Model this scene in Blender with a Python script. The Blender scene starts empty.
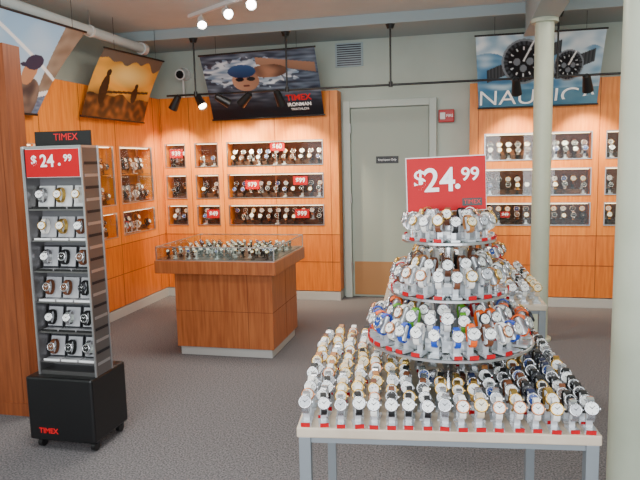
import bpy, math, random
from mathutils import Matrix, Vector, noise
random.seed(7)
S=bpy.context.scene
R=math.radians
def lin(c):
    return tuple((x/255/12.92 if x/255<=0.04045 else ((x/255+0.055)/1.055)**2.4) for x in c)
# ---------------------------------------------------------------- materials
def mat(name,rgb,rough=0.5,metal=0.0,emit=None,estr=0,spec=0.5):
    m=bpy.data.materials.new(name); m.use_nodes=True
    b=m.node_tree.nodes['Principled BSDF']
    b.inputs['Base Color'].default_value=(*lin(rgb),1)
    b.inputs['Roughness'].default_value=rough
    b.inputs['Metallic'].default_value=metal
    b.inputs['Specular IOR Level'].default_value=spec
    if emit:
        b.inputs['Emission Color'].default_value=(*lin(emit),1)
        b.inputs['Emission Strength'].default_value=estr
    return m
def noisy(name,c1,c2,scale=(1,1,1),nscale=10,rough=0.5,detail=4,bump=0,spec=0.4):
    m=mat(name,c1,rough,spec=spec); nt=m.node_tree; b=nt.nodes['Principled BSDF']
    tc=nt.nodes.new('ShaderNodeTexCoord'); mp=nt.nodes.new('ShaderNodeMapping')
    mp.inputs['Scale'].default_value=scale
    n=nt.nodes.new('ShaderNodeTexNoise'); n.inputs['Scale'].default_value=nscale; n.inputs['Detail'].default_value=detail
    r=nt.nodes.new('ShaderNodeValToRGB')
    r.color_ramp.elements[0].position=0.35; r.color_ramp.elements[1].position=0.65
    r.color_ramp.elements[0].color=(*lin(c1),1); r.color_ramp.elements[1].color=(*lin(c2),1)
    nt.links.new(tc.outputs['Object'],mp.inputs['Vector']); nt.links.new(mp.outputs['Vector'],n.inputs['Vector'])
    nt.links.new(n.outputs['Fac'],r.inputs['Fac']); nt.links.new(r.outputs['Color'],b.inputs['Base Color'])
    if bump:
        bp=nt.nodes.new('ShaderNodeBump'); bp.inputs['Strength'].default_value=bump; bp.inputs['Distance'].default_value=0.01
        nt.links.new(n.outputs['Fac'],bp.inputs['Height']); nt.links.new(bp.outputs['Normal'],b.inputs['Normal'])
    return m
def glassmat(name,tint,gloss,rough=0.02):
    m=bpy.data.materials.new(name); m.use_nodes=True; nt=m.node_tree; nt.nodes.clear()
    o=nt.nodes.new('ShaderNodeOutputMaterial'); mx=nt.nodes.new('ShaderNodeMixShader')
    t=nt.nodes.new('ShaderNodeBsdfTransparent'); g=nt.nodes.new('ShaderNodeBsdfGlossy')
    t.inputs[0].default_value=(*tint,1); g.inputs['Roughness'].default_value=rough
    mx.inputs[0].default_value=gloss
    nt.links.new(t.outputs[0],mx.inputs[1]); nt.links.new(g.outputs[0],mx.inputs[2]); nt.links.new(mx.outputs[0],o.inputs[0])
    return m
WOOD=noisy('cherry_wood',(222,118,32),(240,144,52),(6,6,0.5),7,0.38)
WOOD2=noisy('cherry_wood_drawer',(204,104,30),(226,126,44),(6,6,0.5),7,0.38)
WOODC=noisy('counter_wood',(154,82,42),(182,106,58),(9,9,0.5),7,0.35)
WOODSH=noisy('shaded_cherry_wood',(126,64,32),(150,80,42),(6,6,0.4),7,0.5)  # cherry wood with the partition's shade put into the colour
NICHE=mat('niche_lining',(112,64,38),0.5)
NSTEP=mat('niche_riser',(70,46,34),0.5)
SEAM=mat('seam_shadow_gap',(120,58,22),0.7)
CARPET=noisy('carpet',(80,79,82),(132,128,130),(1,1,1),110,0.95,6,0.5,0.1)
WALL=noisy('painted_wall',(182,191,181),(188,197,187),(1,1,1),3,0.8)
CEIL=noisy('painted_ceiling',(196,205,205),(204,212,212),(1,1,1),3,0.85)
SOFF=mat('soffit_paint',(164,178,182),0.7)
DOORM=mat('door_paint',(158,166,154),0.5)
FRAME=mat('door_frame_paint',(184,192,184),0.5)
COLM=noisy('column_paint',(184,191,170),(192,198,178),(1,1,1),5,0.35)
BASE=mat('baseboard_grey',(180,178,174),0.5)
ALU=mat('aluminium',(196,196,198),0.28,0.9)
CHROME=mat('chrome',(225,225,228),0.12,1.0)
STEELG=mat('grey_metal_leg',(140,146,152),0.4,0.3)
BLACK=mat('black_plastic',(14,14,16),0.4)
BLACKP=mat('black_paint',(24,23,24),0.35)
WHITE=mat('white_card',(240,240,240),0.5)
WHITEP=mat('white_plastic',(225,226,224),0.4)
CARD=mat('silver_card',(186,186,190),0.4,0.2)
TWG=mat('tower_grey_panel',(112,112,116),0.35,0.3)
TWM=mat('tower_dark_metal',(128,126,126),0.3,0.85)
RED=mat('red_card',(186,2,22),0.5,spec=0.25)
REDA=mat('alarm_red',(180,14,20),0.4)
TXT=mat('white_lettering',(250,250,250),0.5,emit=(255,255,255),estr=0.15)
TXTR=mat('red_lettering',(215,14,26),0.5)
BRASS=mat('brass_kick_plate',(176,128,84),0.4,0.4)
TOPM=noisy('pale_table_top',(196,178,158),(210,194,174),(1,8,1),6,0.35)
ACR=mat('clear_acrylic_stand',(205,209,214),0.08,0.25,spec=0.9)
DSTAND=mat('dark_stand',(60,44,38),0.4)
GLASS=glassmat('case_glass',(0.93,0.97,0.95),0.12)
NGLASS=glassmat('niche_glass',(0.96,0.98,0.97),0.04)
TGLASS=glassmat('tier_glass',(0.72,0.8,0.78),0.28,0.05)
BULB=mat('lamp_bulb',(255,240,210),0.5,emit=(255,225,180),estr=25)
BULBW=mat('lamp_bulb_white',(255,255,255),0.5,emit=(255,252,245),estr=25)
LED=mat('niche_light_bar',(255,240,210),0.5,emit=(255,226,180),estr=6)
GOLD=mat('gold',(222,178,96),0.22,0.9)
ROSE=mat('rose_gold',(214,150,110),0.25,0.9)
SILV=mat('watch_steel',(210,210,214),0.2,0.9)
DKST=mat('dark_steel',(60,60,66),0.3,0.8)
def col(n,c,r=0.5): return mat(n,c,r)
S_WH=col('strap_white',(244,240,234)); S_CR=col('strap_cream',(222,200,168)); S_BR=col('strap_brown',(110,62,36)); S_TAN=col('strap_tan',(176,116,66))
S_BK=col('strap_black',(22,22,24)); S_BL=col('strap_blue',(20,70,180)); S_OR=col('strap_orange',(244,96,8)); S_GR=col('strap_green',(100,170,40))
S_PK=col('strap_pink',(226,100,140)); S_RD=col('strap_red',(180,18,26)); S_NV=col('strap_navy',(28,38,72)); S_GY=col('strap_grey',(140,142,146)); S_TQ=col('strap_turquoise',(50,170,186))
D_WH=col('dial_white',(248,248,245),0.2); D_BK=col('dial_black',(18,18,22),0.2); D_CR=col('dial_cream',(238,226,196),0.2); D_BL=col('dial_blue',(34,64,140),0.2); D_SV=col('dial_silver',(196,198,204),0.2); D_BR=col('dial_brown',(96,62,44),0.2)
HAND=col('watch_hand',(30,30,32)); HANDW=col('watch_hand_pale',(220,220,220))
# ---------------------------------------------------------------- mesh builder
class MB:
    def __init__(s): s.v=[];s.f=[];s.m=[];s.mats=[];s.sm=[]
    def mi(s,m):
        if m not in s.mats: s.mats.append(m)
        return s.mats.index(m)
    def add(s,vs,fs,m,M=None,smooth=False):
        o=len(s.v); k=s.mi(m)
        for v in vs:
            v=Vector(v); s.v.append(tuple(M@v) if M is not None else tuple(v))
        for f in fs: s.f.append([i+o for i in f]); s.m.append(k); s.sm.append(smooth)
    def box(s,x0,x1,y0,y1,z0,z1,m,M=None):
        vs=[(x0,y0,z0),(x1,y0,z0),(x1,y1,z0),(x0,y1,z0),(x0,y0,z1),(x1,y0,z1),(x1,y1,z1),(x0,y1,z1)]
        s.add(vs,[(0,3,2,1),(4,5,6,7),(0,1,5,4),(1,2,6,5),(2,3,7,6),(3,0,4,7)],m,M)
    def cyl(s,p0,p1,r0,r1,n,m,M=None,caps=True,smooth=True):
        p0=Vector(p0);p1=Vector(p1);d=(p1-p0).normalized()
        a=d.orthogonal().normalized();b=d.cross(a)
        vs=[]
        for p,r in((p0,r0),(p1,r1)):
            for i in range(n):
                t=2*math.pi*i/n; vs.append(p+a*(r*math.cos(t))+b*(r*math.sin(t)))
        s.add(vs,[(i,(i+1)%n,n+(i+1)%n,n+i) for i in range(n)],m,M,smooth)
        if caps:
            s.add(vs[:n],[tuple(reversed(range(n)))],m,M); s.add(vs[n:],[tuple(range(n))],m,M)
    def finish(s,name,parent=None,bevel=0,loc=None):
        me=bpy.data.meshes.new(name); me.from_pydata(s.v,[],s.f)
        for m in s.mats: me.materials.append(m)
        me.polygons.foreach_set('material_index',s.m); me.polygons.foreach_set('use_smooth',s.sm)
        me.update(); ob=bpy.data.objects.new(name,me); S.collection.objects.link(ob)
        if bevel:
            b=ob.modifiers.new('bevel','BEVEL'); b.width=bevel; b.segments=2; b.limit_method='ANGLE'
        if parent: ob.parent=parent
        return ob
def empty(name):
    e=bpy.data.objects.new(name,None); e.empty_display_size=0.1; S.collection.objects.link(e); return e
def text(body,size,M,m,parent,name='lettering',off=0.0,align='CENTER',sx=1.0):
    c=bpy.data.curves.new(name,'FONT'); c.body=body; c.size=size; c.extrude=0.0008; c.offset=off
    c.align_x=align; c.align_y='CENTER'; c.materials.append(m)
    o=bpy.data.objects.new(name,c); S.collection.objects.link(o); o.parent=parent
    o.matrix_world=M@Matrix.Diagonal((sx,1,1,1)); return o
FRONT=Matrix.Rotation(R(90),4,'X')
T=Matrix.Translation
# ---------------------------------------------------------------- watch
def watch(mb,M,strap,case,dial,tag=None,stand=ACR,sc=1.0,tilt=-24,base=True,hand=None):
    M=M@Matrix.Scale(sc,4)
    if base:
        mb.box(-.017,.017,-.024,.026,0,.007,stand,M)
        mb.box(-.009,.009,.004,.010,.007,.045,stand,M)
    if tag: mb.box(-.0135,.0135,-.031,-.0265,0,.012,tag,M)
    W=M@T((0,0,.066))@Matrix.Rotation(R(tilt),4,'X')
    n=16; vs=[]
    for i in range(n):
        t=2*math.pi*i/n
        c,s_=math.cos(t),math.sin(t)
        hw=.0095 if c<0 else .0078
        for off in(.0014,-.0012):
            y=(.024+off)*c; z=(.034+off)*s_
            vs+= [(-hw,y,z),(hw,y,z)]
    fs=[]
    for i in range(n):
        a=4*i;b=4*((i+1)%n)
        fs+=[(a,a+1,b+1,b),(a+2,b+2,b+3,a+3),(a,b,b+2,a+2),(a+1,a+3,b+3,b+1)]
    mb.add(vs,fs,strap,W)
    if base: mb.cyl((0,0,-.028),(0,.0,.026),.0125,.009,8,stand,W)
    n=16; rr=[(-.021,.0185),(-.0225,.0205),(-.0285,.0205),(-.0315,.0175),(-.0300,.0160)]
    vs=[(r*math.cos(2*math.pi*i/n),y,r*math.sin(2*math.pi*i/n)) for y,r in rr for i in range(n)]
    fs=[(k*n+i,k*n+(i+1)%n,(k+1)*n+(i+1)%n,(k+1)*n+i) for k in range(4) for i in range(n)]
    mb.add(vs,fs,case,W,True)
    mb.add([(.016*math.cos(2*math.pi*i/n),-.0300,.016*math.sin(2*math.pi*i/n)) for i in range(n)],[tuple(range(n))],dial,W)
    h=hand or (HANDW if dial in(D_BK,D_BL,D_BR) else HAND)
    mb.box(-.0008,.0008,-.0308,-.0304,-.002,.011,h,W@Matrix.Rotation(R(50),4,'Y'))
    mb.box(-.0010,.0010,-.0308,-.0304,-.002,.008,h,W@Matrix.Rotation(R(-55),4,'Y'))
    for a in(0,90,180,270): mb.box(-.0007,.0007,-.0306,-.0303,.0115,.0145,h,W@Matrix.Rotation(R(a),4,'Y'))
    mb.box(.0200,.0232,-.0272,-.0238,-.0018,.0018,case,W)
PAL_L=[(S_WH,GOLD,D_WH),(S_WH,SILV,D_WH),(S_CR,GOLD,D_CR),(S_WH,ROSE,D_WH),(S_BR,GOLD,D_WH),(S_TAN,GOLD,D_CR),(SILV,SILV,D_WH),(SILV,SILV,D_SV),(S_BK,SILV,D_WH)]
PAL_M=[(S_BR,SILV,D_WH),(S_BK,GOLD,D_WH),(SILV,SILV,D_SV),(S_TAN,SILV,D_WH),(GOLD,GOLD,D_WH),(S_BR,SILV,D_BK),(SILV,SILV,D_BL),(S_GY,SILV,D_WH)]
PAL_R=[(S_BK,SILV,D_BK),(S_BK,DKST,D_BK),(SILV,SILV,D_BK),(S_BK,SILV,D_WH),(S_BR,SILV,D_BR),(S_NV,SILV,D_BL),(GOLD,GOLD,D_WH),(S_BK,GOLD,D_WH)]
PAL_C=[(S_OR,SILV,D_WH),(S_BL,SILV,D_WH),(S_WH,SILV,D_WH),(S_GR,SILV,D_WH),(S_BL,SILV,D_BL),(S_WH,ROSE,D_WH),(S_OR,DKST,D_WH),(S_OR,SILV,D_WH),(S_BL,SILV,D_WH)]
PAL_N=[(S_WH,GOLD,D_WH),(S_WH,SILV,D_WH),(S_RD,SILV,D_WH),(S_WH,ROSE,D_WH),(S_TAN,GOLD,D_WH),(S_BR,SILV,D_WH)]
PAL_D=[(S_BK,SILV,D_BK),(S_BR,GOLD,D_WH),(SILV,SILV,D_WH),(SILV,SILV,D_BK),(S_BK,GOLD,D_WH),(DKST,SILV,D_BL),(S_BR,SILV,D_BR),(S_BK,SILV,D_WH)]
# ---------------------------------------------------------------- room shell
def shell(name,b,m):
    mb=MB(); mb.box(*b,m); return mb.finish(name)
shell('floor',(-3.67,2.8,-1.2,6.82,-.1,0),CARPET)
shell('ceiling',(-3.67,2.8,-1.2,6.82,2.86,2.96),CEIL)
shell('wall_left',(-3.67,-3.57,-1.2,6.82,0,2.86),WALL)
shell('wall_back',(-3.57,2.7,6.72,6.82,0,2.86),WALL)
shell('wall_right',(2.7,2.8,-1.2,6.82,0,2.86),WALL)
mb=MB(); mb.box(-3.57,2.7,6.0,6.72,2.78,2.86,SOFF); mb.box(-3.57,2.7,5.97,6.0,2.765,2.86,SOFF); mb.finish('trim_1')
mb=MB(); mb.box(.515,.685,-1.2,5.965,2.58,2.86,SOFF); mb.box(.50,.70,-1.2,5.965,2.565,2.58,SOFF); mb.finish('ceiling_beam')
# cabinets
def cabinet(name,M,u0,u1,niches,seams,z1=2.24,wood=WOOD,drawers=True,dep=.2):
    e=empty(name); mb=MB()
    us=sorted(set([u0,u1]+[n[0] for n in niches]+[n[1] for n in niches]))
    zs=sorted(set([.1,.72,z1]+[n[2] for n in niches]+[n[3] for n in niches]))
    for i in range(len(us)-1):
        for j in range(len(zs)-1):
            uc=(us[i]+us[i+1])/2; zc=(zs[j]+zs[j+1])/2
            if any(n[0]<uc<n[1] and n[2]<zc<n[3] for n in niches): continue
            mb.box(us[i],us[i+1],0,dep,zs[j],zs[j+1],WOOD2 if zc<.72 else wood,M)
    for a,b,c,d in niches: mb.box(a,b,dep-.01,dep,c,d,NICHE,M)
    mb.finish('carcass',e)
    mb=MB()
    for s in seams: mb.box(s-.0025,s+.0025,-.0015,0,.1,z1,SEAM,M)
    if drawers:
        for z in(.72,.42): mb.box(u0,u1,-.0015,0,z-.003,z+.003,SEAM,M)
    mb.finish('seams',e)
    mb=MB(); mb.box(u0,u1,-.012,dep,0,.09,BASE,M); mb.finish('kick_plinth',e)
    mb=MB(); g=MB(); led=MB()
    for a,b,c,d in niches:
        w=.010
        mb.box(a,b,-.006,.01,c,c+w,ALU,M); mb.box(a,b,-.006,.01,d-w,d,ALU,M)
        mb.box(a,a+w,-.006,.01,c+w,d-w,ALU,M); mb.box(b-w,b,-.006,.01,c+w,d-w,ALU,M)
        g.box(a+w,b-w,.000,.003,c+w,d-w,NGLASS,M)
        led.box(a+.02,b-.02,.03,.045,d-.018,d-.011,LED,M)
    mb.finish('niche_frames',e); g.finish('niche_glass',e); led.finish('niche_light_bars',e)
    return e
def fill(name,M,niches,pal,step=.085,sc=1.3):
    mb=MB()
    for nn in niches:
        a,b,c,d=nn[:4]; levels=[c+.011]
        if d-c>.4:
            zz=c+.30; mb.box(a+.01,b-.01,.02,.18,zz-.006,zz,TGLASS,M); levels.append(zz)
        for L in levels:
            mb.box(a+.015,b-.015,.10,.17,L,L+.045,NSTEP,M)
            n=max(2,int((b-a-.03)/step)); st=(b-a-.03)/n
            for r_,(yy,zo) in enumerate([(.135,.045),(.062,0)]):
                for i in range(n):
                    if random.random()<.07: continue
                    w=random.choice(pal)
                    watch(mb,M@T((a+.015+st*(i+.5),yy,L+zo)),*w,stand=random.choice([DSTAND,ACR,BLACKP]),sc=sc*random.uniform(.82,.95) if r_ else sc,tilt=-15)
    return mb.finish(name)
MBk=T((0,6.5,0)); ML=T((-3.35,0,0))@Matrix.Rotation(R(90),4,'Z')
rows=[(1.47,1.74),(1.12,1.39),(.82,1.05)]
nb=[(a,b,c,d) for a,b in((-3.30,-3.05),(-2.94,-2.66),(-2.56,-1.47)) for c,d in rows]
c=cabinet('wall_cabinet',MBk,-3.345,-1.305,nb,[-3.35+.02,-2.99,-2.61,-2.0,-1.39])
o=fill('displayed_watches',MBk,nb,PAL_D,.095,1.4); o.parent=c
nr=[(.19,1.20,c_,d_) for c_,d_ in rows]+[(1.32,2.3,c_,d_) for c_,d_ in rows]
c2=cabinet('wall_cabinet',MBk,.045,2.69,nr,[.13,.7,1.26,1.9,2.4])
o=fill('displayed_watches',MBk,nr,PAL_R+PAL_D,.088,1.45); o.parent=c2
nl=[(a,b,c_,d_) for a,b in((3.40,3.80),(3.93,4.38),(4.50,4.95),(5.06,5.51),(5.62,6.28)) for c_,d_ in((1.12,1.70),(.80,1.05))]
c3=cabinet('wall_cabinet',ML,3.262,6.69,nl,[3.86,4.44,5.0,5.565,6.35])
o=fill('displayed_watches',ML,nl,PAL_D+PAL_N,.10,1.35); o.parent=c3
def price(M,w,h,a,parent,name='price_sign',big=None):
    mb=MB(); mb.box(-w/2,w/2,0,.004,0,h,RED,M); mb.finish(name,parent)
    text(a,h*.72,M@T((0,-.0016,h*.5))@FRONT,TXT,parent,off=.001)
for (x,z,t_) in((-1.98,1.63,'$60'),(-2.28,1.22,'$79'),(-1.73,1.26,'$99'),(-2.75,.90,'$49'),(-1.72,.90,'$99'),(-3.17,1.58,'$39')):
    price(MBk@T((x,.012,z)),.16,.095,t_,c)
for (x,z,t_) in((.75,1.25,'$79'),(.40,.90,'$49')):
    price(MBk@T((x,.012,z)),.09,.06,t_,c2)
# partition panel at left
mb=MB(); mb.box(-3.56,-2.55,3.12,3.26,.08,2.21,WOODSH); mb.box(-3.56,-2.545,3.115,3.262,0,.08,WOODSH); mb.box(-2.61,-2.604,3.117,3.12,.08,2.21,SEAM); mb.finish('wood_partition',bevel=.004)
# door
e=empty('door_1'); mb=MB()
mb.box(-1.20,-.37,6.695,6.715,.01,2.06,DOORM); mb.finish('leaf',e,.003)
mb=MB(); mb.box(-1.28,-1.205,6.66,6.72,0,2.14,FRAME); mb.box(-.365,-.29,6.66,6.72,0,2.14,FRAME); mb.box(-1.205,-.365,6.66,6.72,2.065,2.14,FRAME); mb.finish('frame',e,.004)
mb=MB(); mb.box(-1.18,-.39,6.690,6.695,.03,.40,BRASS); mb.finish('kick_plate',e)
mb=MB(); mb.box(-.93,-.69,6.690,6.695,1.47,1.545,BLACK); mb.finish('notice_plate',e); text('Employees Only',.03,T((-.81,6.689,1.508))@FRONT,TXT,e)
mb=MB(); mb.cyl((-.45,6.695,1.0),(-.45,6.64,1.0),.012,.012,12,ALU); mb.cyl((-.45,6.65,1.0),(-.45,6.615,1.0),.03,.024,16,ALU); mb.cyl((-.45,6.695,1.0),(-.45,6.688,1.0),.035,.035,16,ALU); mb.finish('knob',e)
mb=MB()
for z in(.3,1.05,1.8): mb.cyl((-1.203,6.658,z),(-1.203,6.658,z+.1),.008,.008,8,ALU)
mb.finish('hinges',e)
mb=MB(); mb.box(-.285,.04,6.70,6.72,0,.1,BASE); mb.finish('baseboard_back')
# air vent
mb=MB(); mb.box(-1.36,-1.06,6.705,6.72,2.50,2.75,SOFF)
for i in range(10): mb.box(-1.34,-1.08,6.700,6.706,2.515+i*.023,2.527+i*.023,DKST)
mb.finish('air_vent')
# fire alarm
e=empty('fire_alarm'); mb=MB(); mb.box(-.27,-.11,6.67,6.72,1.88,2.01,REDA); mb.finish('housing',e,.008)
mb=MB(); mb.box(-.255,-.20,6.655,6.669,1.91,1.98,WHITEP); mb.finish('strobe',e,.005); text('FIRE',.04,T((-.155,6.668,1.945))@FRONT,TXT,e)
# security camera on a bracket fixed to the cabinet top
mb=MB(); mb.cyl((-3.1,6.64,2.24),(-3.1,6.64,2.50),.012,.012,12,WHITEP); mb.cyl((-3.1,6.64,2.24),(-3.1,6.64,2.25),.03,.03,16,WHITEP); mb.cyl((-3.1,6.72,2.52),(-3.1,6.66,2.52),.07,.07,20,WHITEP); mb.cyl((-3.1,6.66,2.52),(-3.1,6.56,2.50),.065,.06,20,WHITEP); mb.cyl((-3.1,6.56,2.50),(-3.1,6.545,2.497),.045,.04,16,BLACK); mb.finish('security_camera')
# ceiling pipe left
mb=MB(); mb.cyl((-3.2,-1.0,2.68),(-3.2,5.95,2.68),.045,.045,20,CEIL)
for y in(1.5,3.4,5.0): mb.cyl((-3.2,y,2.68),(-3.2,y+.03,2.68),.052,.052,20,WHITEP); mb.box(-3.205,-3.195,y+.01,y+.02,2.72,2.86,ALU)
mb.cyl((-3.2,5.9,2.68),(-3.2,5.965,2.68),.06,.06,20,WHITEP)
mb.finish('ceiling_pipe')
# columns
def column(x,y,r,z):
    mb=MB(); mb.cyl((x,y,0),(x,y,z),r,r,40,COLM); mb.cyl((x,y,z-.03),(x,y,z),r+.03,r+.03,40,COLM); mb.cyl((x,y,0),(x,y,.02),r+.03,r+.03,40,COLM); mb.finish('support_column')
column(.6,5.28,.072,2.565); column(.65,2.5,.098,2.565)
# ---------------------------------------------------------------- posters
def mix(a,b,t): t=max(0,min(1,t)); return tuple(a[i]*(1-t)+b[i]*t for i in range(3))
def nz(x,y,s=0): return noise.noise(Vector((x,y,s)))
def poster_mat():
    m=mat('printed_poster',(200,200,200),0.35); nt=m.node_tree
    a=nt.nodes.new('ShaderNodeVertexColor'); a.layer_name='Col'
    nt.links.new(a.outputs['Color'],nt.nodes['Principled BSDF'].inputs['Base Color']); return m
PM=poster_mat()
def poster(TL,TR,BR,BL,fn,bulge=.03,nx=180,ny=110):
    e=empty('hanging_poster')
    TL,TR,BR,BL=map(Vector,(TL,TR,BR,BL)); nrm=(TR-TL).cross(BL-TL).normalized()
    vs=[];cs=[]
    for j in range(ny+1):
        v=j/ny
        for i in range(nx+1):
            u=i/nx; p=(TL.lerp(TR,u)).lerp(BL.lerp(BR,u),v)+nrm*bulge*math.sin(math.pi*v)
            vs.append(tuple(p)); cs.append((*lin(tuple(max(0,min(255,c)) for c in fn(u,v))),1))
    fs=[(j*(nx+1)+i,(j+1)*(nx+1)+i,(j+1)*(nx+1)+i+1,j*(nx+1)+i+1) for j in range(ny) for i in range(nx)]
    me=bpy.data.meshes.new('sheet'); me.from_pydata(vs,[],fs); me.materials.append(PM)
    ca=me.color_attributes.new('Col','FLOAT_COLOR','POINT')
    for i,c_ in enumerate(cs): ca.data[i].color=c_
    o=bpy.data.objects.new('sheet',me); S.collection.objects.link(o); o.parent=e
    for p in me.polygons: p.use_smooth=True
    mb=MB()
    mb.cyl(TL-(TR-TL)*.01,TR+(TR-TL)*.01,.009,.009,10,BLACKP); mb.cyl(BL-(BR-BL)*.01,BR+(BR-BL)*.01,.009,.009,10,BLACKP)
    for u in(.15,.85):
        p=TL.lerp(TR,u); top=2.78 if p.y>6.0 else 2.86
        mb.cyl(p,(p.x,p.y,top),.002,.002,6,BLACKP)
    mb.finish('rails_and_wires',e)
    X=(TR-TL).normalized(); Y=(TL-BL).normalized(); Z=X.cross(Y).normalized(); Y=Z.cross(X)
    def fr(u,v):
        p=(TL.lerp(TR,u)).lerp(BL.lerp(BR,u),v)+nrm*bulge*math.sin(math.pi*v)+Z*.006
        return Matrix(((X.x,Y.x,Z.x,p.x),(X.y,Y.y,Z.y,p.y),(X.z,Y.z,Z.z,p.z),(0,0,0,1)))
    return e,fr
def ell(u,v,cx,cy,rx,ry): return ((u-cx)/rx)**2+((v-cy)/ry)**2
def sail(u,v):
    c_=mix((150,190,226),(222,230,236),v*.8+nz(u*4,v*4)*.4)
    if u>.78+.1*v: c_=mix((110,94,82),(150,136,122),nz(u*9,v*9)+.5)
    if v>.78: c_=mix((60,84,118),(120,144,168),nz(u*12,v*40)+.5)
    if abs(v-(.05+u*.55))<.018: c_=(240,240,242)
    if abs(v-(1.05-u*.3))<.03: c_=(240,240,240)
    if ell(u,v,.72,.90,.19,.28)<1: c_=mix((52,48,54),(120,104,94),nz(u*10,v*10)+.5)
    if ell(u,v,.66,.56,.085,.14)<1: c_=(190,132,96)
    if ell(u,v,.67,.45,.10,.085)<1: c_=(30,40,72)
    if ell(u,v,.58,.49,.06,.024)<1: c_=(30,40,72)
    if ell(u,v,.50,.86,.17,.06)<1: c_=(190,132,96)
    return c_
def sunset(u,v):
    c_=mix((80,54,34),(244,176,72),.40+.6*(1-abs(v-.35)*1.8)+nz(u*3,v*5,3)*.5)
    c_=mix(c_,(255,224,140),max(0,1-ell(u,v,.55,.32,.4,.2)))
    if v>.66+nz(u*5,0,2)*.12: c_=mix((54,32,20),(150,90,42),nz(u*14,v*10)+.4)
    if v<.14+.14*nz(u*6,9): c_=(112,96,84)
    if ell(u,v,.22,.58,.06,.22)<1 or ell(u,v,.22,.33,.035,.05)<1: c_=(46,28,20)
    if abs((v-.62)-(u-.2)*-.12)<.018 and .2<u<.95: c_=(60,36,24)
    if ell(u,v,.72,.60,.05,.12)<1 or ell(u,v,.72,.46,.03,.04)<1: c_=(56,34,24)
    return c_
def swim(u,v):
    w=nz(u*9,v*26,1)+.5
    c_=mix((38,48,66),(120,136,154),w*.9)
    if v>.62: c_=mix(c_,(22,25,34),(v-.62)*4)
    sp=ell(u,v,.40,.30,.42,.20)
    if sp<1.0+nz(u*22,v*22)*1.1: c_=mix((110,136,164),(220,230,238),w)
    if abs((v-.18)-(u-.62)*.30)<.055+.03*(u-.5) and .48<u<.98: c_=mix((100,70,56),(168,128,104),(1-(v-.1)*2))
    if ell(u,v,.58,.30,.16,.10)<1: c_=mix((90,64,52),(160,118,94),.5+nz(u*8,v*8))
    if ell(u,v,.36,.42,.12,.16)<1: c_=mix((130,94,76),(190,146,118),.6-(u-.36)*3)
    if ell(u,v,.34,.28,.125,.10)<1: c_=mix((24,50,90),(50,90,140),.5-(v-.28)*5)
    for gx in(.31,.41):
        if ell(u,v,gx,.40,.038,.032)<1: c_=(14,18,28)
    if ell(u,v,.36,.50,.03,.018)<1: c_=(90,30,30)
    return c_
def nauti(u,v):
    c_=mix((70,124,166),(190,214,228),nz(u*7,v*12,4)*.9+.35)
    if v<.26+.14*nz(u*6,2): c_=mix((150,184,206),(232,240,244),nz(u*10,v*9)+.5)
    if u>.60: c_=mix(c_,(228,234,238),.6*min(1,(u-.6)*4)*(nz(u*9,v*9,7)+.75))
    if v>.76: c_=mix(c_,(70,122,150),.75)
    for cx,cy,r in((.38,.38,.22),(.74,.46,.15)):
        A=1.75
        yy=(v-cy)/A; xx=u-cx
        if abs(yy+xx*.35)<.05 and abs(xx)<r*1.35: c_=mix((40,42,46),(90,94,98),(u*36)%1)
        d=math.hypot(xx,yy)
        if d<r*.80:
            c_=(130,136,144)
            if d<r*.72: c_=(26,28,34) if int(math.atan2(yy,xx)*8)%2 else (70,74,80)
            if d<r*.58: c_=(12,14,20)
            an=math.atan2(yy,xx)
            if r*.42<d<r*.53 and abs(math.sin(an*6))<.3: c_=(228,230,234)
            for qx,qy in((-.24,0),(.24,0),(0,.24)):
                if math.hypot(xx-qx*r,yy-qy*r)<r*.13: c_=(120,126,134)
            if abs(xx+yy*.5)<.007 and yy<0: c_=(240,240,240)
    return c_
e,fr=poster((-3.10,3.64,2.60),(-3.04,4.70,2.60),(-3.30,4.36,1.92),(-3.30,3.64,1.92),sail)
e,fr=poster((-3.18,5.20,2.57),(-3.05,6.08,2.57),(-3.30,6.05,1.95),(-3.30,4.95,1.95),sunset)
e,fr=poster((-2.65,6.08,2.60),(-1.44,6.08,2.62),(-1.44,6.46,1.99),(-2.68,6.46,1.98),swim,.02)
text('TIMEX',.095,fr(.80,.72),TXTR,e,off=.002); text('IRONMAN',.055,fr(.80,.82),TXT,e,off=.001); text('TRIATHLON',.035,fr(.80,.89),TXT,e)
e,fr=poster((.09,6.10,2.62),(1.22,6.12,2.62),(1.22,6.46,1.99),(.13,6.46,1.99),nauti,.02)
text('NAUTICA',.215,fr(.5,.87),TXT,e,off=-.001,sx=1.17)
# ---------------------------------------------------------------- spot rail
def head(mb,p,d,m,bulb,r=.035,l=.10):
    p=Vector(p); d=Vector(d).normalized()
    mb.cyl(p,p+Vector((0,0,-.05)),.006,.006,8,m); q=p+Vector((0,0,-.06))
    mb.cyl(q-d*l*.4,q+d*l*.6,r*.7,r,18,m,caps=False); mb.cyl(q-d*l*.5,q-d*l*.4,r*.35,r*.7,18,m)
    mb.cyl(q+d*l*.52,q+d*l*.54,r*.85,r*.85,18,bulb)
    return q+d*l*.75
e=empty('spotlight_rail'); mb=MB(); ry=6.02; rz=2.21
mb.cyl((-3.0,ry,rz),(1.9,ry,rz),.011,.011,10,BLACKP)
for x in(-2.68,-1.71,-.69,.80): mb.cyl((x,ry,rz),(x,ry,2.765),.009,.009,10,BLACKP); mb.cyl((x,ry,2.725),(x,ry,2.78),.03,.05,16,BLACKP); mb.cyl((x,ry,rz-.02),(x,ry,rz+.03),.02,.02,10,BLACKP)
lamps=[]
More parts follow.
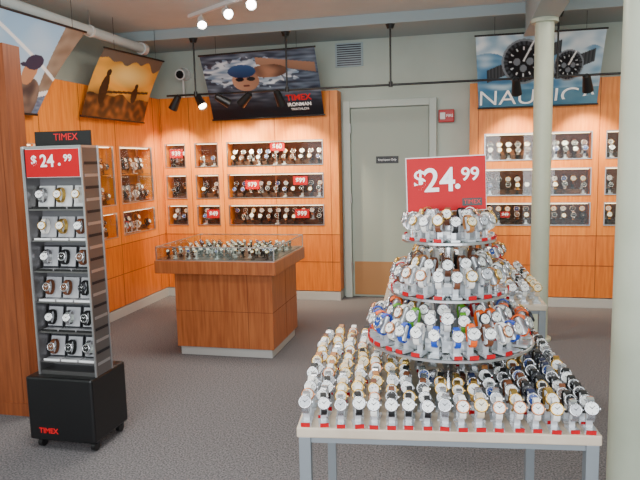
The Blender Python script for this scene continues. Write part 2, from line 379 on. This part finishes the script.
for x,dx,dy,dz in((-2.9,-.5,.1,-.8),(-2.64,.5,-.35,-.7),(-2.40,.8,.35,-.5),(-2.14,-.7,.2,-.6),(-1.8,.2,.5,-.8),(.45,.1,.55,-.8),(1.05,.2,.55,-.8)):
    lamps.append((head(mb,(x,ry,rz),(dx,dy,dz),BLACKP,BULB,.048,.15),Vector((dx*.5,.5,-.8))))
mb.finish('rail_and_heads',e)
e=empty('ceiling_track_light'); mb=MB(); mb.box(-.65,.65,-.018,.018,-.03,0,WHITEP,T((-1.93,5.10,2.86))@Matrix.Rotation(R(-35),4,'Z'))
Mt=T((-1.93,5.10,2.83))@Matrix.Rotation(R(-35),4,'Z')
for u,d in((-.45,(.3,-.5,-.6)),(-.05,(.5,-.6,-.35)),(.30,(.4,-.9,-.3))):
    head(mb,Mt@Vector((u,0,0)),d,WHITEP,BULBW,.042,.10)
mb.finish('track_and_heads',e)
# ---------------------------------------------------------------- display counter
e=empty('display_counter'); mb=MB()
mb.box(-2.20,-1.44,4.44,5.10,0,.07,BASE); mb.finish('plinth',e)
mb=MB(); mb.box(-2.22,-1.42,4.42,5.12,.07,.67,WOODC); mb.finish('body',e,.003)
mb=MB(); mb.box(-2.34,-1.36,4.33,5.20,.67,.77,WOODC); mb.finish('top_apron',e,.003)
mb=MB()
for z in(.36,): mb.box(-2.22,-1.42,4.4185,4.42,z,z+.004,SEAM); mb.box(-1.42,-1.4185,4.42,5.12,z,z+.004,SEAM)
mb.box(-1.62,-1.616,4.4185,4.42,.07,.67,SEAM); mb.box(-1.42,-1.4185,4.78,4.784,.07,.67,SEAM)
mb.finish('seams',e)
mb=MB(); x0,x1,y0,y1,z0,z1=-2.33,-1.37,4.34,5.19,.77,.88; w=.007
for z in(z0,z1-w):
    mb.box(x0,x1,y0,y0+w,z,z+w,ALU); mb.box(x0,x1,y1-w,y1,z,z+w,ALU); mb.box(x0,x0+w,y0+w,y1-w,z,z+w,ALU); mb.box(x1-w,x1,y0+w,y1-w,z,z+w,ALU)
for x in(x0,x1-w):
    for y in(y0,y1-w): mb.box(x,x+w,y,y+w,z0+w,z1-w,ALU)
mb.finish('case_frame',e)
mb=MB(); mb.box(x0+w,x1-w,y0+.001,y0+.004,z0+w,z1-w,GLASS); mb.box(x1-.004,x1-.001,y0+w,y1-w,z0+w,z1-w,GLASS); mb.box(x0+.001,x0+.004,y0+w,y1-w,z0+w,z1-w,GLASS); mb.box(x0+w,x1-w,y0+w,y1-w,z1-.005,z1-.001,GLASS); mb.finish('case_glass',e)
mb=MB(); mb.box(x0+.02,x1-.02,y0+.02,y1-.02,.7705,.776,TWM)
for j in range(7):
    for i in range(15):
        if random.random()<.15: continue
        watch(mb,T((x0+.07+i*.058,y0+.08+j*.105,.776)),*random.choice(PAL_D+PAL_L[:2]+[(SILV,SILV,D_SV)]),stand=random.choice([WHITE,DSTAND,BLACKP,DSTAND]),sc=.70,tilt=-50)
mb.finish('displayed_watches',e)
# ---------------------------------------------------------------- tower display
e=empty('watch_display_tower'); MT=T((-2.07,2.91,0)); MT0=MT
mb=MB()
mb.box(-.20,.195,-.17,.16,.055,.405,BLACK,MT); mb.finish('pedestal',e,.012)
mb=MB()
for sx in(-1,1):
    for sy in(-1,1):
        mb.cyl((sx*.16-.012,sy*.12,.026),(sx*.16+.012,sy*.12,.026),.026,.026,16,BLACKP,MT); mb.box(sx*.16-.02,sx*.16+.02,sy*.12-.012,sy*.12+.012,.04,.056,DKST,MT)
mb.finish('casters',e)
text('TIMEX',.04,MT@T((-.08,-.1715,.11))@FRONT,TXTR,e,off=.001)
MT=T((-2.045,2.91,0))
mb=MB()
mb.box(-.17,-.162,-.12,.03,.405,1.60,TWM,MT); mb.box(.162,.17,-.12,.03,.405,1.60,TWM,MT)
mb.box(-.162,.162,-.010,.000,.405,1.60,TWG,MT); mb.box(-.162,.162,-.115,.025,.405,.425,TWM,MT); mb.box(-.17,.17,-.12,.03,1.60,1.612,ALU,MT)
mb.box(-.174,-.165,-.126,-.118,.405,1.61,ALU,MT); mb.box(.165,.174,-.126,-.118,.405,1.61,ALU,MT); mb.box(.165,.174,.024,.032,.405,1.61,ALU,MT)
for i in range(18): mb.box(.1702,.172,-.10,.015,.46+i*.062,.475+i*.062,DKST if i%2 else ALU,MT)
for k in range(6):
    z=.475+k*.163
    mb.box(-.162,.162,-.112,-.010,z-.008,z,TWM,MT); mb.box(-.162,.162,.0,.022,z-.008,z,TWM,MT)
mb.finish('frame',e)
mb=MB()
for k in range(6):
    z=.475+k*.163
    for i in(-1,0,1):
        x=i*.106; A=MT@T((x,-.055,z))
        mb.box(-.048,.048,-.045,.035,0,.006,CARD,A)
        B=A@T((0,.010,.008))@Matrix.Rotation(R(-12),4,'X')
        if k in(0,1,3):
            mb.box(-.048,.048,-.006,.0,0,.118,DKST,B); mb.box(-.042,.042,-.008,-.006,.008,.11,CARD,B)
        else:
            mb.box(-.046,.046,-.006,.0,0,.11,CARD if k!=5 else WHITEP,B)
        watch(mb,A@T((0,-.014,-.006)),*random.choice(PAL_R[:5]+[(SILV,SILV,D_WH)] if k<4 else [(SILV,SILV,D_WH),(GOLD,GOLD,D_WH),(S_WH,GOLD,D_WH),(S_BR,SILV,D_WH)]),base=False,sc=1.15,tilt=-12)
        mb.box(-.048,.048,-.0475,-.045,0,.010,BLACKP if k%2 else WHITE,A)
mb.finish('displayed_watches',e)
mb=MB(); mb.box(-.165,.165,-.02,-.012,1.612,1.69,BLACKP,MT); mb.finish('header_card',e); text('TIMEX',.05,MT@T((0.02,-.022,1.658))@FRONT,TXTR,e)
def bigprice(M,w,h,parent,brand=True):
    mb=MB(); mb.box(-w/2,w/2,0,.006,0,h,RED,M); mb.box(-w/2-.003,w/2+.003,.006,.008,-.003,h+.003,WHITEP,M); mb.finish('price_card',parent)
    q=h
    text('$',q*.46,M@T((-w*.335,-.002,q*.60))@FRONT,TXT,parent,off=.001)
    text('24',q*.62,M@T((-w*.085,-.002,q*.56))@FRONT,TXT,parent,off=.0015,sx=.95)
    text('.',q*.6,M@T((w*.145,-.002,q*.60))@FRONT,TXT,parent,off=.002)
    text('99',q*.34,M@T((w*.305,-.002,q*.66))@FRONT,TXT,parent,off=.0008)
    if brand:
        mb=MB(); mb.box(w*.20,w*.45,-.0015,0,q*.08,q*.22,BLACKP,M); mb.finish('card_label',parent)
        text('TIMEX',q*.11,M@T((w*.325,-.003,q*.15))@FRONT,TXTR,parent)
bigprice(MT@T((.01,-.135,1.455)),.305,.14,e,False)
# ---------------------------------------------------------------- tables
def table(M,w,d,h):
    e=empty('display_table'); mb=MB()
    mb.box(-w/2,w/2,-d/2,d/2,h-.03,h,TOPM,M); mb.finish('top',e,.004)
    mb=MB(); k=.034
    mb.box(-w/2+.01,w/2-.01,-d/2+.012,-d/2+.03,h-.05,h-.03,STEELG,M); mb.box(-w/2+.01,w/2-.01,d/2-.03,d/2-.012,h-.05,h-.03,STEELG,M)
    mb.box(-w/2+.01,-w/2+.03,-d/2+.03,d/2-.03,h-.05,h-.03,STEELG,M); mb.box(w/2-.03,w/2-.01,-d/2+.03,d/2-.03,h-.05,h-.03,STEELG,M)
    for sx in(-1,1):
        for sy in(-1,1):
            cx=sx*(w/2-.022);cy=sy*(d/2-.022); mb.box(cx-k/2,cx+k/2,cy-k/2,cy+k/2,0,h-.03,STEELG,M)
    mb.finish('legs_and_rails',e,.002); return e
def tiers(M,h,discs,name='tiered_glass_stand'):
    e=empty(name); mb=MB(); zt=discs[-1][0]
    mb.cyl((0,0,h),(0,0,h+.012),.10,.10,32,CHROME,M); mb.cyl((0,0,h+.012),(0,0,zt),.016,.016,20,CHROME,M)
    for z,r in discs: mb.cyl((0,0,z-.03),(0,0,z-.008),.03,.05,24,CHROME,M)
    mb.finish('post',e)
    mb=MB()
    for z,r in discs:
        mb.cyl((0,0,z-.007),(0,0,z-.001),r,r,64,TGLASS,M)
    mb.finish('glass_shelves',e)
    mb=MB()
    for z,r in discs:
        n=64; prof=[(r,-.008),(r+.004,-.007),(r+.004,.000),(r,.001)]
        vs=[(a*math.cos(2*math.pi*i/n),a*math.sin(2*math.pi*i/n),z+b) for a,b in prof for i in range(n)]
        fs=[(k*n+i,k*n+(i+1)%n,((k+1)%4)*n+(i+1)%n,((k+1)%4)*n+i) for k in range(4) for i in range(n)]
        mb.add(vs,fs,ALU,M,False)
    mb.finish('shelf_rims',e); return e
def ring(mb,M,z,r,n,pal,sc=1.0,tags=.6,ph=0,stand=ACR,lift=0):
    for i in range(n):
        a=2*math.pi*(i+ph)/n+random.uniform(-.03,.03)
        A=M@T((r*math.cos(a),r*math.sin(a),z))@Matrix.Rotation(a+math.pi/2+random.uniform(-.15,.15),4,'Z')
        if lift: mb.box(-.016,.016,-.02,.02,0,lift,stand,A)
        watch(mb,A@T((0,0,lift)),*random.choice(pal),tag=RED if random.random()<tags else (WHITE if random.random()<.5 else None),stand=stand,sc=sc*random.uniform(.94,1.06))
M1=T((-.092,2.05,0))@Matrix.Rotation(R(6.5),4,'Z'); H=.755
M1t=T((-.050,2.06,0))
table(M1,.83,.78,H)
mb=MB(); nx,ny=17,13
for j in range(ny):
    for i in range(nx):
        u=i/(nx-1); v=j/(ny-1)
        x=-.392+.784*u+random.uniform(-.004,.004); y=-.360+.722*v+random.uniform(-.004,.004)
        if math.hypot(x-.042,y)<.135: continue
        k=u+random.uniform(-.22,.22)+v*.15
        pal=PAL_L if k<.42 else (PAL_M if k<.72 else PAL_R)
        if j==0: pal=PAL_L+PAL_M[:2]
        watch(mb,M1@T((x,y,H))@Matrix.Rotation(R(random.uniform(-12,12)),4,'Z'),*random.choice(pal),tag=RED if (j==0 or random.random()<.3) else None,sc=random.uniform(.86,.98))
mb.finish('table_watches')
D1=[(.915,.268),(1.075,.188),(1.245,.148)]
ts=tiers(M1t,H,D1)
mb=MB()
ring(mb,M1t,.917,.24,30,PAL_C+PAL_C+PAL_N,.95,.75); ring(mb,M1t,.917,.18,22,PAL_C,.95,.2,.5,lift=.03)
ring(mb,M1t,.917,.12,14,PAL_C+PAL_N,.9,.0,.3,lift=.045)
ring(mb,M1t,1.077,.162,22,PAL_N+PAL_L,.92,.75); ring(mb,M1t,1.077,.11,14,PAL_N+PAL_M[:2],.92,.2,.5,lift=.03)
ring(mb,M1t,1.247,.125,18,PAL_N[:2]+PAL_L,.85,.6); ring(mb,M1t,1.247,.075,10,PAL_L,.85,0,.5,lift=.018)
o=mb.finish('tier_watches'); o.parent=ts
MS=T((-.056,2.05,1.334))@Matrix.Rotation(R(8),4,'Z')@Matrix.Rotation(R(1.5),4,'Y').inverted()
mb=MB(); mb.box(-.004,.004,.0085,.014,-.088,.10,CHROME,MS); mb.box(-.04,.04,-.01,.04,-.088,-.084,CHROME,MS); mb.finish('sign_stem',ts)
bigprice(MS,.25,.172,ts)
# second table
M2=T((-.03,3.62,0))@Matrix.Rotation(R(4),4,'Z'); table(M2,.83,.80,H)
mb=MB()
for j in range(7):
    for i in range(13):
        x=-.37+.74*i/12; y=-.35+.7*j/6
        if math.hypot(x,y)<.13: continue
        watch(mb,M2@T((x,y,H)),*random.choice(PAL_L+PAL_M),tag=RED if random.random()<.3 else None,sc=1.1)
mb.finish('table_watches')
ts=tiers(M2,H,[(.91,.26),(1.05,.17)]); mb=MB()
ring(mb,M2,.912,.225,22,PAL_N+PAL_M,1.08,.4); ring(mb,M2,1.052,.135,14,PAL_N,1.0,.3)
o=mb.finish('tier_watches'); o.parent=ts
# ---------------------------------------------------------------- lights
def area(name,loc,rot,sx,sy,w,c_):
    l=bpy.data.lights.new(name,'AREA'); l.shape='RECTANGLE'; l.size=sx; l.size_y=sy; l.energy=w; l.color=c_
    o=bpy.data.objects.new(name,l); o.location=loc; o.rotation_euler=rot; S.collection.objects.link(o)
area('overhead_fill',(-1.6,4.3,2.8),(0,0,0),1.6,.8,64,(1,.92,.8))  # three overhead area lights added as unseen fill, without any fixture
area('overhead_fill',(1.5,4.3,2.8),(0,0,0),1.2,.8,40,(1,.92,.8))
area('overhead_fill',(-1.2,1.8,2.8),(0,0,0),1.6,.8,45,(1,.97,.92))
area('shop_window_daylight',(-.4,-1.0,1.7),(R(90),0,0),4.5,2.0,140,(.95,.98,1))
for p,d in lamps:
    l=bpy.data.lights.new('spot_lamp','SPOT'); l.energy=95; l.spot_size=R(80); l.spot_blend=.7; l.color=(1,.84,.6); l.shadow_soft_size=.03
    o=bpy.data.objects.new('spot_lamp',l); o.location=p; o.rotation_euler=d.to_track_quat('-Z','Y').to_euler(); S.collection.objects.link(o)
w=bpy.data.worlds.new('world'); S.world=w; w.use_nodes=True
w.node_tree.nodes['Background'].inputs[0].default_value=(.88,.94,1,1); w.node_tree.nodes['Background'].inputs[1].default_value=1.35
# ---------------------------------------------------------------- camera
cd=bpy.data.cameras.new('camera'); cam=bpy.data.objects.new('camera',cd); S.collection.objects.link(cam)
cd.sensor_width=36; cd.lens=34.9; cd.clip_start=.05
cam.matrix_world=T((0,0,1.5))@Matrix.Rotation(R(13.2),4,'Z')@Matrix.Rotation(R(90-7.17),4,'X')@Matrix.Rotation(R(-1.3),4,'Z')
S.camera=cam
